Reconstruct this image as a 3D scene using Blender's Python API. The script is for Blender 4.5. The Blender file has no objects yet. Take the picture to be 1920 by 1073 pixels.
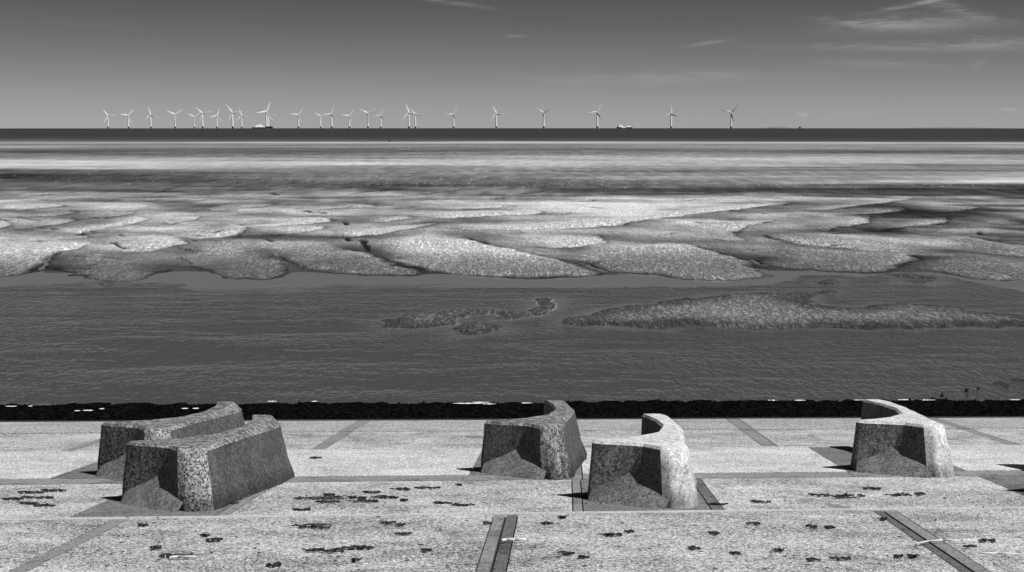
import bpy, bmesh, math, random
import numpy as np
from mathutils import Vector, Matrix
random.seed(7); np.random.seed(7)
D = bpy.data; SC = bpy.context.scene
COL = SC.collection

# ------------------------------------------------------------------ camera, sky, sun, exposure
F = 2560.0                 # focal length in photo pixels (1920 wide)
HC = 3.83                  # eye height above the apron plane's origin
WL = -7.6                  # water level
HW = HC - WL
RE = 6.371e6               # earth radius: the sea really curves away
DIP = math.sqrt(2 * HW / RE)
HOR = 240.5 - DIP * F      # eye level line in the photograph
PITCH = math.atan((536.5 - HOR) / F)
cam = D.cameras.new('camera'); camo = D.objects.new('camera', cam); COL.objects.link(camo)
cam.sensor_width = 36.0; cam.lens = 36.0 * F / 1920.0
cam.clip_start = 0.5; cam.clip_end = 80000
camo.location = (0, 0, HC); camo.rotation_euler = (math.pi / 2 - PITCH, 0, 0)
SC.camera = camo

SUN_EL, SUN_AZ = math.radians(56), math.radians(-32)     # azimuth measured from +X (right), negative = behind the camera
sv = Vector((math.cos(SUN_EL) * math.cos(SUN_AZ), math.cos(SUN_EL) * math.sin(SUN_AZ), math.sin(SUN_EL)))
sun = D.lights.new('sun', 'SUN'); suno = D.objects.new('sun', sun); COL.objects.link(suno)
sun.energy = 4.7; sun.angle = math.radians(0.5); sun.color = (1, 1, 1)
suno.rotation_euler = sv.to_track_quat('Z', 'Y').to_euler()
SC.view_settings.view_transform = 'Standard'; SC.view_settings.look = 'None'
SC.view_settings.exposure = 0.0; SC.view_settings.gamma = 1.0


class NT:
    """tiny node-tree helper"""
    def __init__(s, tree):
        s.t = tree; tree.nodes.clear()
    def n(s, typ, ins=None, **kw):
        nd = s.t.nodes.new(typ)
        for k, v in kw.items(): setattr(nd, k, v)
        for k, v in (ins or {}).items():
            sock = nd.inputs[k]
            if isinstance(v, bpy.types.NodeSocket): s.t.links.new(v, sock)
            elif isinstance(v, bpy.types.Node): s.t.links.new(v.outputs[0], sock)
            else: sock.default_value = v
        return nd
    def m(s, op, a, b=0.0, c=0.0, clamp=False):
        return s.n('ShaderNodeMath', {0: a, 1: b, 2: c}, operation=op, use_clamp=clamp).outputs[0]
    def ramp(s, x, a, b, lo=0.0, hi=1.0, smooth=True):
        return s.n('ShaderNodeMapRange', {0: x, 1: a, 2: b, 3: lo, 4: hi}, interpolation_type='SMOOTHSTEP' if smooth else 'LINEAR').outputs[0]
    def noise(s, vec, scale, detail=3, rough=.55, dist=0.0):
        return s.n('ShaderNodeTexNoise', {'Vector': vec, 'Scale': scale, 'Detail': detail, 'Roughness': rough, 'Distortion': dist}).outputs[0]
    def mapping(s, vec, scale=(1, 1, 1), rot=(0, 0, 0), loc=(0, 0, 0)):
        return s.n('ShaderNodeMapping', {'Vector': vec, 'Location': loc, 'Rotation': rot, 'Scale': scale}).outputs[0]


W = D.worlds.new('World'); SC.world = W; W.use_nodes = True
w = NT(W.node_tree)
sky = w.n('ShaderNodeTexSky', sky_type='NISHITA', sun_disc=False, sun_elevation=SUN_EL, sun_rotation=math.radians(90) - SUN_AZ,
          altitude=10, air_density=1.0, dust_density=0.6, ozone_density=1.0)
sep = w.n('ShaderNodeSeparateColor', {0: sky.outputs[0]})
# monochrome picture taken through a red filter: the red channel alone makes the sky
red = sep.outputs[0]
tc = w.n('ShaderNodeTexCoord')
gen = tc.outputs['Generated']
sx = w.n('ShaderNodeSeparateXYZ', {0: gen})
az = w.m('ARCTAN2', sx.outputs[0], sx.outputs[1])
el = w.m('ARCSINE', sx.outputs[2])
# ... and the haze near the sea lightens it towards the horizon
hz = w.m('EXPONENT', w.m('MULTIPLY', w.m('MAXIMUM', el, 0.0), -1 / math.radians(3.1)))
lum = w.m('MULTIPLY', w.m('MULTIPLY', w.m('POWER', red, .62), .102), w.m('ADD', 1.5, w.m('MULTIPLY', hz, 12.4)))
# thin cirrus: streaks laid out in azimuth / elevation, and a faint general veil
cv = w.n('ShaderNodeCombineXYZ', {0: az, 1: el, 2: 0.0}).outputs[0]
fine = w.noise(w.mapping(cv, (26, 190, 1), (0, 0, .05)), 1.0, 9, .70, .8)
soft = w.noise(w.mapping(cv, (5, 42, 1), (0, 0, -.03), (3.1, 0, 0)), 1.0, 5, .6, .4)
cl = w.m('MULTIPLY', w.ramp(soft, .48, .8), 0.03)
for (u0, v0, a, b, ang, k) in [(1728, 19, 72, 3.6, -10, .55), (1700, 58, 130, 15, -1, .30), (1796, 40, 60, 9, 14, .26), (1640, 58, 90, 7, 3, .22),
        (1690, 98, 190, 7, 1, .22), (1860, 94, 110, 9, 0, .25), (836, 9, 75, 4, 8, .30), (1325, 85, 36, 3.2, -8, .34), (967, 72, 22, 2.6, -3, .18),
        (1497, 213, 9, 5, 5, .30), (1506, 217, 5, 3, 0, .2), (1290, 146, 190, 8, 0, .13), (1640, 126, 120, 7, 3, .12), (1886, 208, 15, 2.6, 5, .28), (1600, 218, 40, 5, 0, .08),
        (1825, 128, 14, 6, -25, .14), (1150, 155, 160, 7, 0, .09)]:
    az0, el0 = math.atan((u0 - 960) / F), (HOR - v0) / F
    ca, sa = math.cos(math.radians(ang)), math.sin(math.radians(ang))
    da = w.m('SUBTRACT', az, az0); de = w.m('SUBTRACT', el0, el)
    p = w.m('MULTIPLY', w.m('ADD', w.m('MULTIPLY', da, ca), w.m('MULTIPLY', de, sa)), F / a)
    q = w.m('MULTIPLY', w.m('SUBTRACT', w.m('MULTIPLY', de, ca), w.m('MULTIPLY', da, sa)), F / b)
    q = w.m('ADD', q, w.m('MULTIPLY', w.m('SUBTRACT', fine, .5), 3.4))
    r2 = w.m('ADD', w.m('MULTIPLY', p, p), w.m('MULTIPLY', q, q))
    g = w.m('EXPONENT', w.m('MULTIPLY', r2, -1.0))
    cl = w.m('ADD', cl, w.m('MULTIPLY', w.m('MULTIPLY', g, w.ramp(fine, .32, .68, .15, 1.35)), k))
cl = w.m('MULTIPLY', cl, .78)
lum = w.m('ADD', lum, w.m('MULTIPLY', cl, .42 / 0.1 * 1.0))
grey = w.n('ShaderNodeCombineColor', {0: lum, 1: lum, 2: lum})
bg = w.n('ShaderNodeBackground', {0: grey.outputs[0], 1: 0.1})
w.n('ShaderNodeOutputWorld', {0: bg.outputs[0]})

# ------------------------------------------------------------------ helpers
def ray(u, v):
    x = (u - 960) / F; y = -(v - 536.5) / F
    return np.array([x, math.cos(PITCH) + y * math.sin(PITCH), -math.sin(PITCH) + y * math.cos(PITCH)])
TH = math.radians(2.2); AX = np.array([math.cos(TH), -math.sin(TH)]); NX = np.array([math.sin(TH), math.cos(TH)])
SL = 0.125                                           # fall of the apron towards the sea
def ground(u, v):                                    # photo pixel -> (along, outward) on the apron plane
    d = ray(u, v); k = -HC / (d[2] + SL * (d[:2] @ NX)); P = d * k
    return P[:2] @ AX, P[:2] @ NX
def apron_xyz(a, n, dz=0.0):
    p = AX * a + NX * n
    return (p[0], p[1], -SL * n + dz)
def flat(u, v, z=WL + .12):                          # photo pixel -> point on the level beach
    d = ray(u, v); k = (z - HC) / d[2]
    return d[0] * k, d[1] * k

def link(o, parent=None):
    COL.objects.link(o)
    if parent: o.parent = parent
    return o
def mesh_obj(name, verts, faces, mat=None, parent=None, smooth=False):
    me = D.meshes.new(name); me.from_pydata([tuple(map(float, v)) for v in verts], [], faces)
    if mat: me.materials.append(mat)
    if smooth: me.polygons.foreach_set('use_smooth', [True] * len(me.polygons))
    me.update()
    return link(D.objects.new(name, me), parent)
def bm_obj(name, bm, mat=None, parent=None, smooth=False):
    me = D.meshes.new(name); bm.to_mesh(me); bm.free()
    if mat: me.materials.append(mat)
    if smooth: me.polygons.foreach_set('use_smooth', [True] * len(me.polygons))
    return link(D.objects.new(name, me), parent)
def grid_obj(name, P, mat, attrs=None, smooth=True):
    """P: (rows, cols, 3) array"""
    r, c, _ = P.shape
    me = D.meshes.new(name)
    idx = np.arange(r * c).reshape(r, c)
    q = np.stack([idx[:-1, :-1], idx[:-1, 1:], idx[1:, 1:], idx[1:, :-1]], -1).reshape(-1, 4)
    me.vertices.add(r * c); me.vertices.foreach_set('co', P.reshape(-1).astype(np.float32))
    me.loops.add(q.size); me.loops.foreach_set('vertex_index', q.reshape(-1).astype(np.int32))
    me.polygons.add(len(q)); me.polygons.foreach_set('loop_start', np.arange(0, q.size, 4, dtype=np.int32))
    me.polygons.foreach_set('use_smooth', np.full(len(q), smooth))
    me.update(calc_edges=True)
    for k, A in (attrs or {}).items():
        at = me.attributes.new(k, 'FLOAT', 'POINT'); at.data.foreach_set('value', A.reshape(-1).astype(np.float32))
    me.materials.append(mat)
    return link(D.objects.new(name, me))
def empty(name, loc=(0, 0, 0), rz=0.0):
    o = D.objects.new(name, None); o.location = loc; o.rotation_euler = (0, 0, rz); o.empty_display_size = .3
    return link(o)
def tag(o, label, cat, group=None):
    o['label'] = label; o['category'] = cat
    if group: o['group'] = group
    return o
def kind(o, k, label=None):
    o['kind'] = k
    if label: o['label'] = label
    return o
def tube(bm, p0, p1, r0, r1, seg=8, caps=True):
    p0, p1 = Vector(p0), Vector(p1); ax = (p1 - p0).normalized()
    s = ax.orthogonal().normalized(); t = ax.cross(s)
    A = [bm.verts.new(p0 + (s * math.cos(2 * math.pi * i / seg) + t * math.sin(2 * math.pi * i / seg)) * r0) for i in range(seg)]
    B = [bm.verts.new(p1 + (s * math.cos(2 * math.pi * i / seg) + t * math.sin(2 * math.pi * i / seg)) * r1) for i in range(seg)]
    for i in range(seg): bm.faces.new((A[i], A[(i + 1) % seg], B[(i + 1) % seg], B[i]))
    if caps: bm.faces.new(A[::-1]); bm.faces.new(B)
def box(bm, x0, x1, y0, y1, z0, z1):
    v = [bm.verts.new(p) for p in ((x0, y0, z0), (x1, y0, z0), (x1, y1, z0), (x0, y1, z0), (x0, y0, z1), (x1, y0, z1), (x1, y1, z1), (x0, y1, z1))]
    for f in ((3, 2, 1, 0), (4, 5, 6, 7), (0, 1, 5, 4), (1, 2, 6, 5), (2, 3, 7, 6), (3, 0, 4, 7)): bm.faces.new([v[i] for i in f])

# smooth value noise in numpy, for terrain shapes
def vnoise(x, y, seed=0):
    xi = np.floor(x).astype(np.int64); yi = np.floor(y).astype(np.int64); xf = x - xi; yf = y - yi
    def h(a, b):
        n = (a * 374761393 + b * 668265263 + seed * 974711) & 0x7fffffff
        n = ((n ^ (n >> 13)) * 1274126177) & 0x7fffffff
        return ((n ^ (n >> 16)) & 0xffff) / 65535.0
    u = xf * xf * (3 - 2 * xf); v = yf * yf * (3 - 2 * yf)
    return (h(xi, yi) * (1 - u) + h(xi + 1, yi) * u) * (1 - v) + (h(xi, yi + 1) * (1 - u) + h(xi + 1, yi + 1) * u) * v
def fbm(x, y, oct=4, seed=0):
    s = 0; a = .5; t = 0
    for i in range(oct):
        s = s + a * vnoise(x, y, seed + i * 17); t += a; a *= .5; x = x * 2.03 + 11.7; y = y * 2.03 + 5.3
    return s / t
def sstep(a, b, x):
    t = np.clip((x - a) / (b - a), 0, 1); return t * t * (3 - 2 * t)
def seg_dist(X, Y, pts, closed=False):
    d = np.full(X.shape, 1e9)
    n = len(pts)
    for i in range(n if closed else n - 1):
        (ax, ay), (bx, by) = pts[i], pts[(i + 1) % n]
        vx, vy = bx - ax, by - ay; L = vx * vx + vy * vy + 1e-9
        t = np.clip(((X - ax) * vx + (Y - ay) * vy) / L, 0, 1)
        np.minimum(d, (X - ax - t * vx) ** 2 + (Y - ay - t * vy) ** 2, out=d)
    return np.sqrt(d)
def inside(X, Y, pts):
    c = np.zeros(X.shape, bool); n = len(pts)
    for i in range(n):
        (ax, ay), (bx, by) = pts[i], pts[(i + 1) % n]
        if ay == by: continue
        c ^= ((ay > Y) != (by > Y)) & (X < (bx - ax) * (Y - ay) / (by - ay) + ax)
    return c
def smooth_poly(pts, it=2, closed=True):
    for _ in range(it):
        o = []; n = len(pts)
        if not closed: o.append(pts[0])
        for i in range(n if closed else n - 1):
            a, b = pts[i], pts[(i + 1) % n]
            o += [(a[0] * .75 + b[0] * .25, a[1] * .75 + b[1] * .25), (a[0] * .25 + b[0] * .75, a[1] * .25 + b[1] * .75)]
        if not closed: o.append(pts[-1])
        pts = o
    return pts

# ------------------------------------------------------------------ materials (all grey: the picture is monochrome)
def mat(name):
    m = D.materials.new(name); m.use_nodes = True
    return m, NT(m.node_tree)
def finish(t, col, rough=.9, normal=None, spec=.3):
    if isinstance(col, (int, float)): cnode = (col, col, col, 1)
    else: cnode = t.n('ShaderNodeCombineColor', {0: col, 1: col, 2: col}).outputs[0]
    ins = {'Base Color': cnode, 'Roughness': rough, 'Specular IOR Level': spec}
    if normal is not None: ins['Normal'] = normal
    b = t.n('ShaderNodeBsdfPrincipled', ins)
    t.n('ShaderNodeOutputMaterial', {0: b.outputs[0]})
    return b
def plain(name, c, rough=.7, spec=.3):
    m, t = mat(name); finish(t, c, rough, None, spec); return m

def concrete(name, lo, hi, grain=26.0, stain=.35, streak=0.0, bump=.5, patch=.5, seed=0.0, flecks=0.0, weed=0.0, weather=0.0):
    """exposed-aggregate concrete: pale and dark stones in a grey matrix, with stains and streaks"""
    m, t = mat(name)
    geo = t.n('ShaderNodeNewGeometry').outputs['Position']
    pos = t.mapping(geo, (1, 1, 1), (0, 0, 0), (seed, seed * 1.7, 0))
    g1 = t.noise(pos, grain, 2, .7); g2 = t.noise(pos, grain * .38, 3, .6)
    vor = t.n('ShaderNodeTexVoronoi', {'Vector': pos, 'Scale': grain * .8}, feature='F1')
    vcol = t.n('ShaderNodeSeparateColor', {0: vor.outputs['Color']}).outputs[0]
    g = t.m('ADD', t.m('MULTIPLY', t.ramp(g1, .36, .66), .5), t.m('MULTIPLY', vcol, .36))
    g = t.m('ADD', g, t.m('MULTIPLY', t.ramp(g2, .35, .68), .22))
    big = t.noise(t.mapping(pos, (.55, .8, 1)), 1.0, 5, .6, .3)
    g = t.m('ADD', g, t.m('MULTIPLY', t.m('SUBTRACT', big, .5), patch))
    col = t.ramp(g, .24, .88, lo, hi, False)
    if streak:
        st = t.noise(t.mapping(pos, (7, 7, .55)), 1.0, 4, .65, .5)
        col = t.m('MULTIPLY', col, t.ramp(st, .38, .6, 1 - streak, 1.0))
    if stain:
        s2 = t.noise(pos, .9, 6, .65, .8)
        col = t.m('MULTIPLY', col, t.ramp(s2, .52, .72, 1.0, 1 - stain))
    if weather:
        lo_ = t.n('ShaderNodeSeparateXYZ', {0: t.n('ShaderNodeTexCoord').outputs['Object']})
        zrel = t.m('ADD', lo_.outputs[2], t.m('MULTIPLY', lo_.outputs[1], .125))
        wob_ = t.noise(t.mapping(pos, (3, 3, 1.2)), 1.0, 5, .7, .4)
        damp = t.ramp(t.m('ADD', zrel, t.m('MULTIPLY', wob_, -.55)), -.22, .12, 1 - weather, 1.0)
        col = t.m('MULTIPLY', col, damp)
        lich = t.noise(pos, 3.4, 7, .75, 1.2)
        col = t.m('MULTIPLY', col, t.ramp(lich, .56, .62, 1.0, .62))
        pit = t.n('ShaderNodeTexVoronoi', {'Vector': pos, 'Scale': 15.0}, feature='F1').outputs['Distance']
        col = t.m('MULTIPLY', col, t.ramp(pit, .10, .17, .25, 1.0))
    if flecks:
        fl = t.n('ShaderNodeTexVoronoi', {'Vector': pos, 'Scale': 9.0, 'Randomness': 1.0}, feature='F1')
        col = t.m('ADD', col, t.m('MULTIPLY', t.ramp(fl.outputs['Distance'], .16, .10), flecks))
    if weed:
        wd = t.noise(t.mapping(pos, (1.0, 2.6, 1)), 2.2, 7, .72, .9)
        col = t.m('MULTIPLY', col, t.ramp(wd, .66, .74, 1.0, 1 - weed))
    h = t.m('ADD', t.m('MULTIPLY', g1, .6), t.m('MULTIPLY', vcol, .4))
    bp = t.n('ShaderNodeBump', {'Height': h, 'Strength': bump, 'Distance': .02})
    finish(t, col, .92, bp.outputs[0], .2)
    return m

M = {}
M['slab'] = concrete('slab_concrete', .06, .86, 40, .5, 0, .8, .7, 0, .0, .55)
M['slab_pale'] = concrete('slab_concrete_pale', .20, .98, 40, .28, 0, .6, .5, 3.0, 0, .3)
M['slab_grey'] = concrete('slab_concrete_weathered', .08, .74, 40, .25, 0, .7, .35, 7.0, 0, .4)
M['strip'] = concrete('strip_concrete', .15, .36, 34, .5, 0, .3, .3, 5.0, 0, .5)
M['strip_dark'] = concrete('strip_concrete_damp', .07, .20, 34, .5, 0, .3, .3, 5.5)
M['plinth'] = concrete('plinth_concrete', .09, .27, 30, .5, 0, .3, .5, 9.0, .1)
M['nosing'] = concrete('nosing_concrete', .5, .85, 40, .1, 0, .3, .3, 2.0)
M['joint'] = plain('joint_filler', .035, .95)
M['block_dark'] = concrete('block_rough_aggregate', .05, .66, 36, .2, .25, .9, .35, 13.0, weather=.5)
M['block_dark_front'] = concrete('block_dark_shaded_front', .02, .24, 34, .2, .3, .9, .35, 15.0, weather=.4)  # darker copy of the rough aggregate: shade of the front painted in
M['block_side'] = concrete('block_smooth_and_shade_face', .05, .17, 30, .4, .18, .35, .4, 17.0, .10, weather=.5)  # dark smooth finish; also paints shade on recess and inner faces
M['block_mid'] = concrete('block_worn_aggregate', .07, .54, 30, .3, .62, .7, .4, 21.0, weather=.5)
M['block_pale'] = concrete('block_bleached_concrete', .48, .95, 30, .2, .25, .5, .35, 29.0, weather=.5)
M['block_pale_front'] = concrete('block_bleached_shaded_front', .07, .34, 30, .3, .3, .6, .4, 31.0, weather=.5)  # darker copy of the bleached concrete: front shade put into the colour
M['white'] = plain('turbine_white', .95, .5)
M['dark_steel'] = plain('dark_steel', .03, .6)
M['mid_steel'] = plain('weathered_steel', .22, .6)
M['hull'] = plain('ship_hull_paint', .012, .5)
M['ship_white'] = plain('ship_white_paint', .95, .4)

# seaweed
m, t = mat('dried_seaweed')
pos = t.n('ShaderNodeNewGeometry').outputs['Position']
finish(t, t.ramp(t.noise(pos, 14, 4, .6), .3, .7, .004, .07), .75, None, .15); M['weed'] = m
# weed-grown lower slope
m, t = mat('weedy_toe')
pos = t.n('ShaderNodeNewGeometry').outputs['Position']
n1 = t.noise(pos, 5.5, 5, .7); n2 = t.noise(pos, 16, 3, .7)
c = t.m('ADD', t.ramp(n1, .42, .72, .001, .016), t.ramp(n2, .58, .8, 0, .030))
bp = t.n('ShaderNodeBump', {'Height': n1, 'Strength': .8, 'Distance': .15})
finish(t, c, .95, bp.outputs[0], .0); M['toe'] = m
M['foam_glint'] = plain('foam_glint', .85, .9)
M['shell'] = plain('shell_white', .8, .6)
m, t = mat('driftwood')
pos = t.n('ShaderNodeTexCoord').outputs['Object']
finish(t, t.ramp(t.noise(t.mapping(pos, (3, 30, 30)), 1.0, 4), .3, .7, .5, .85), .8); M['stick'] = m

# sand: albedo comes from the wet / dry pattern stored on the mesh, with some light and shade painted in
m, t = mat('tidal_sand')
pos = t.n('ShaderNodeNewGeometry').outputs['Position']
alb = t.n('ShaderNodeAttribute', attribute_name='albedo').outputs['Fac']
rip = t.n('ShaderNodeAttribute', attribute_name='ripple').outputs['Fac']
wv = t.noise(t.mapping(pos, (4.2, .95, 1), (0, 0, .25)), 1.0, 3, .62, 1.2)
wv2 = t.noise(t.mapping(pos, (1.1, .3, 1), (0, 0, .2), (40, 0, 0)), 1.0, 3, .6, .8)
crest = t.ramp(wv, .38, .62)
gr = t.noise(t.mapping(pos, (2.4, .9, 1)), 1.6, 4, .75)
tone = t.m('MULTIPLY', alb, t.ramp(gr, .32, .68, .68, 1.28))
tone = t.m('MULTIPLY', tone, t.m('SUBTRACT', 1.08, t.m('MULTIPLY', rip, t.m('SUBTRACT', .60, t.m('MULTIPLY', crest, .66)))))
hgt = t.m('MULTIPLY', t.m('ADD', t.m('MULTIPLY', crest, .085), t.m('MULTIPLY', wv2, .04)), t.m('ADD', rip, .06))
bp = t.n('ShaderNodeBump', {'Height': hgt, 'Strength': 1.0, 'Distance': 1.0})
finish(t, tone, t.ramp(alb, .08, .4, .5, .95), bp.outputs[0], .25); M['sand'] = m

def water(name, deep, wave, scale, rot, spec=.5, rough=.08, calm_attr=True):
    m, t = mat(name)
    pos = t.n('ShaderNodeNewGeometry').outputs['Position']
    a = t.noise(t.mapping(pos, (scale * .5, scale * .26, 1), (0, 0, rot)), 1.0, 1.5, .5, .7)
    b = t.noise(t.mapping(pos, (scale * .34, scale * .12, 1), (0, 0, rot * .7), (9, 3, 0)), 1.0, 2, .5, .8)
    c = t.noise(t.mapping(pos, (scale * .012, scale * .03, 1), (0, 0, .1), (5, 1, 0)), 1.0, 4, .6)
    amp = t.ramp(c, .36, .64, .35, 1.35)
    h = t.m('ADD', t.m('MULTIPLY', a, 1.0), t.m('MULTIPLY', b, 1.9))
    if calm_attr:
        calm = t.n('ShaderNodeAttribute', attribute_name='calm').outputs['Fac']
        amp = t.m('MULTIPLY', amp, t.ramp(calm, 0, 1, 1.0, .05))
        deep = t.ramp(calm, 0, 1, deep, .16)
    h = t.m('MULTIPLY', t.m('MULTIPLY', h, amp), wave)
    bp = t.n('ShaderNodeBump', {'Height': h, 'Strength': 1.0, 'Distance': 1.0})
    b = finish(t, deep, rough, bp.outputs[0], spec); b.inputs['IOR'].default_value = 1.333
    return m
M['pool'] = water('pool_water', .066, .055, 6.6, -.38, .5, .12)
M['sea'] = water('sea_water', .02, .5, .35, 0, .3, .25, False)

# ------------------------------------------------------------------ the apron: rows of concrete slabs on a falling bed
K = 0.14
def rown(n0, a): return n0 + K * a
def skew_slab(name, a0, a1, n0, n1, dz, thick, mt, parent, sub=1, tilt=0.0):
    g = .0
    nA = max(1, int((a1 - a0) / 2.0))
    top = []; bot = []
    vs = []; fs = []
    for j in range(2):
        for i in range(nA + 1):
            a = a0 + (a1 - a0) * i / nA; nn = rown((n0, n1)[j], a)
            vs.append(apron_xyz(a, nn, dz + (tilt if j == 0 else -tilt)))
    k = nA + 1
    for i in range(nA): fs.append((i, i + 1, k + i + 1, k + i))
    b0 = len(vs)
    ring = list(range(k)) + list(range(2 * k - 1, k - 1, -1))
    for r in ring: vs.append((vs[r][0], vs[r][1], vs[r][2] - thick))
    for i in range(len(ring)):
        j = (i + 1) % len(ring)
        fs.append((ring[j], ring[i], b0 + i, b0 + j))
    fs.append(tuple(b0 + i for i in range(len(ring)))[::-1])
    return mesh_obj(name, vs, fs, mt, parent)

apron = kind(skew_slab('promenade_apron', -44, 44, -8, 42.3, -.05, .5, M['joint'], None), 'structure', 'sloping concrete sea-defence apron of pale slabs')
def A_at(u, v): return ground(u, v)[0]
G = .012
def lay_row(n0, n1, joints, mats, dz=0.0, tilt=0.006):
    """joints: list of along-coordinates; mats: material per bay"""
    js = [-43.5] + joints + [43.5]
    for i in range(len(js) - 1):
        a, b = js[i] + G, js[i + 1] - G
        if b - a < .03: continue
        skew_slab('concrete_slab', a, b, n0 + G, n1 - G, dz + random.uniform(-.004, .004), .16, mats[i], apron, tilt=tilt)
S, P_, T, TD, SP, SG = M['slab'], M['plinth'], M['strip'], M['strip_dark'], M['slab_pale'], M['slab_grey']
L1, L2a, L2b, L3, L4, LE = [ground(960, v)[1] - K * ground(960, v)[0] for v in (963.5, 900, 890.5, 842, 808, 787)]
# nearest row: three joints filled with smooth strips
jA, jC, jD = A_at(150, 1012), A_at(935, 1020), A_at(1752, 1020)
lay_row(-7.5, L1 - .09, [-30, -19, jA - .13, jA + .13, jC - .22, jC - .02, jC + .0, jC + .20, jD - .20, jD - .04, jD - .02, jD + .21, 20, 32],
        [S, S, S, T, S, T, TD, TD, S, TD, TD, T, S, S, S])
# second row: plinth bays under the near line of blocks
b1l, b1r = A_at(150, 961) + .02, A_at(484, 930)
b4l, b4m, b4r, b4s = A_at(1074, 950), A_at(1091, 930), A_at(1338, 930) - .22, A_at(1338, 930)
b6l = A_at(1850, 899)
lay_row(L1 + .09, L2a, [-24, b1l - 8.6, b1l - 5.9, b1l, b1r - .2, b1r, b4l, b4m, b4r, b4s, b6l, b6l + 3, b6l + 8.7, b6l + 12], [S, S, P_, S, P_, T, S, T, P_, TD, S, P_, S, P_, S])
# smooth grey band
lay_row(L2a, L2b, [-32, -22, A_at(130, 900), A_at(868, 898), A_at(1092, 897), A_at(1602, 893), A_at(1800, 893), 20], [T] * 9, tilt=0)
# third row
b2l, b2r = A_at(128, 885), A_at(462, 878)
b3l, b3r = A_at(884, 882), A_at(1090, 870)
b5l, b5r = A_at(1560, 866), A_at(1762, 862)
lay_row(L2b, L3, [-27, -19.5, b2l, b2r, b3l, b3r, b5l, b5r, b5l + 8.6, b5r + 8.8], [SP, SP, SP, P_, SP, P_, SP, P_, SP, P_, SP])
# fourth and fifth row
k1, k2, k3, k0 = A_at(640, 814), A_at(1408, 811), A_at(1835, 816), A_at(140, 838)
lay_row(L3 + .05, L4, [-26, k0, k0 + .25, k1 - .15, k1 + .2, k2 - .2, k2 + .2, k3, k3 + .3, 24], [S, S, T, S, T, S, T, S, T, S, S])
lay_row(L4, LE - .03, [-26, k0, k0 + .25, k1 - .15, k1 + .2, k2 - .2, k2 + .2, k3, k3 + .3, 24], [SG, SG, T, SG, T, SG, T, SG, T, SG, SG])
# pale worn nosings along the row edges
for n0, wd in ((L1 - .085, .05), (L1 + .03, .05), (L3 - .002, .05)):
    skew_slab('nosing', -43, 43, n0, n0 + wd, .012, .1, M['nosing'], apron)

# ------------------------------------------------------------------ weed-covered lower slope down to the water
def water_edge(u): return flat(u, 754 + 3.0 * (960 - u) / 960 * .6, WL)
rows, cols = 90, 700
P = np.zeros((rows, cols, 3))
aa = np.linspace(-46, 46, cols)
for j in range(cols):
    e = np.array(apron_xyz(aa[j], rown(LE, aa[j]), -.12))
    far = flat(960 + aa[j] * 2560 / 57, 753.0, WL)
    fx = e[0] * 57 / 43.5
    fy = far[1] + .03 * aa[j] + .2
    tt = np.linspace(0, 1, rows)[:, None]
    P[:, j] = e + (np.array([fx, fy + .6, WL - .10]) - e) * tt
T_ = np.repeat(np.linspace(0, 1, rows)[:, None], cols, 1)
rough = (fbm(P[..., 0] * 2.2, P[..., 1] * 1.6, 4, 3) - .5) * .5 + (fbm(P[..., 0] * .35, P[..., 1] * .5, 3, 9) - .5) * .35
P[..., 2] += (rough * 0.40 - .05) * sstep(0, .06, T_)
kind(grid_obj('lower_slope', P, M['toe']), 'structure', 'dark seaweed-covered slope between the apron and the water')

# tufts of weed standing on it (uncountable)
vs = []; fs = []
for i in range(9000):
    j = random.randrange(2, rows - 6); c = random.randrange(cols)
    p = P[j, c]; s = random.uniform(.05, .16); an = random.uniform(0, 6.28)
    dx, dy = math.cos(an) * s, math.sin(an) * s
    b = len(vs)
    s *= .7; dx *= .7; dy *= .7
    vs += [(p[0] - dx, p[1] - dy, p[2] - .03), (p[0] + dx, p[1] + dy, p[2] - .03), (p[0] + dy * .6, p[1] - dx * .6, p[2] + s * random.uniform(.3, .8)), (p[0] - dy * .7, p[1] + dx * .7, p[2] + s * .2)]
    fs += [(b, b + 1, b + 2), (b, b + 2, b + 3), (b + 1, b + 3, b + 2)]
kind(mesh_obj('seaweed', vs, fs, M['toe']), 'stuff', 'dark bladder wrack growing over the lower slope')

# ------------------------------------------------------------------ the beach: sand, pools, bars
LC = lambda pts: [(x / 3, 300 + y / 3) for x, y in pts]
MC = lambda pts: [(640 + x / 3, 300 + y / 3) for x, y in pts]
RC = lambda pts: [(1280 + x / 3, 300 + y / 3) for x, y in pts]
shore_px = [(-700, 520), (-300, 525)] + LC([(0, 655), (120, 635), (210, 620), (320, 622), (400, 632), (440, 650), (520, 660), (600, 675), (700, 678), (800, 660), (890, 632), (1000, 618),
    (1100, 620), (1210, 630), (1260, 650), (1330, 662), (1450, 665), (1560, 660), (1600, 635), (1640, 618), (1780, 625)]) + MC([(0, 635), (150, 640), (350, 645), (490, 632), (600, 632),
    (760, 645), (900, 655), (1050, 660), (1200, 660), (1330, 650), (1490, 637), (1600, 632), (1780, 635), (1850, 650)]) + RC([(0, 660), (100, 670), (250, 672), (400, 660), (500, 645), (430, 628),
    (400, 612), (600, 612), (850, 620), (1100, 632), (1250, 622), (1350, 618), (1480, 632), (1600, 650), (1750, 668), (1920, 672)]) + [(2100, 528), (2700, 520)]
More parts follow.
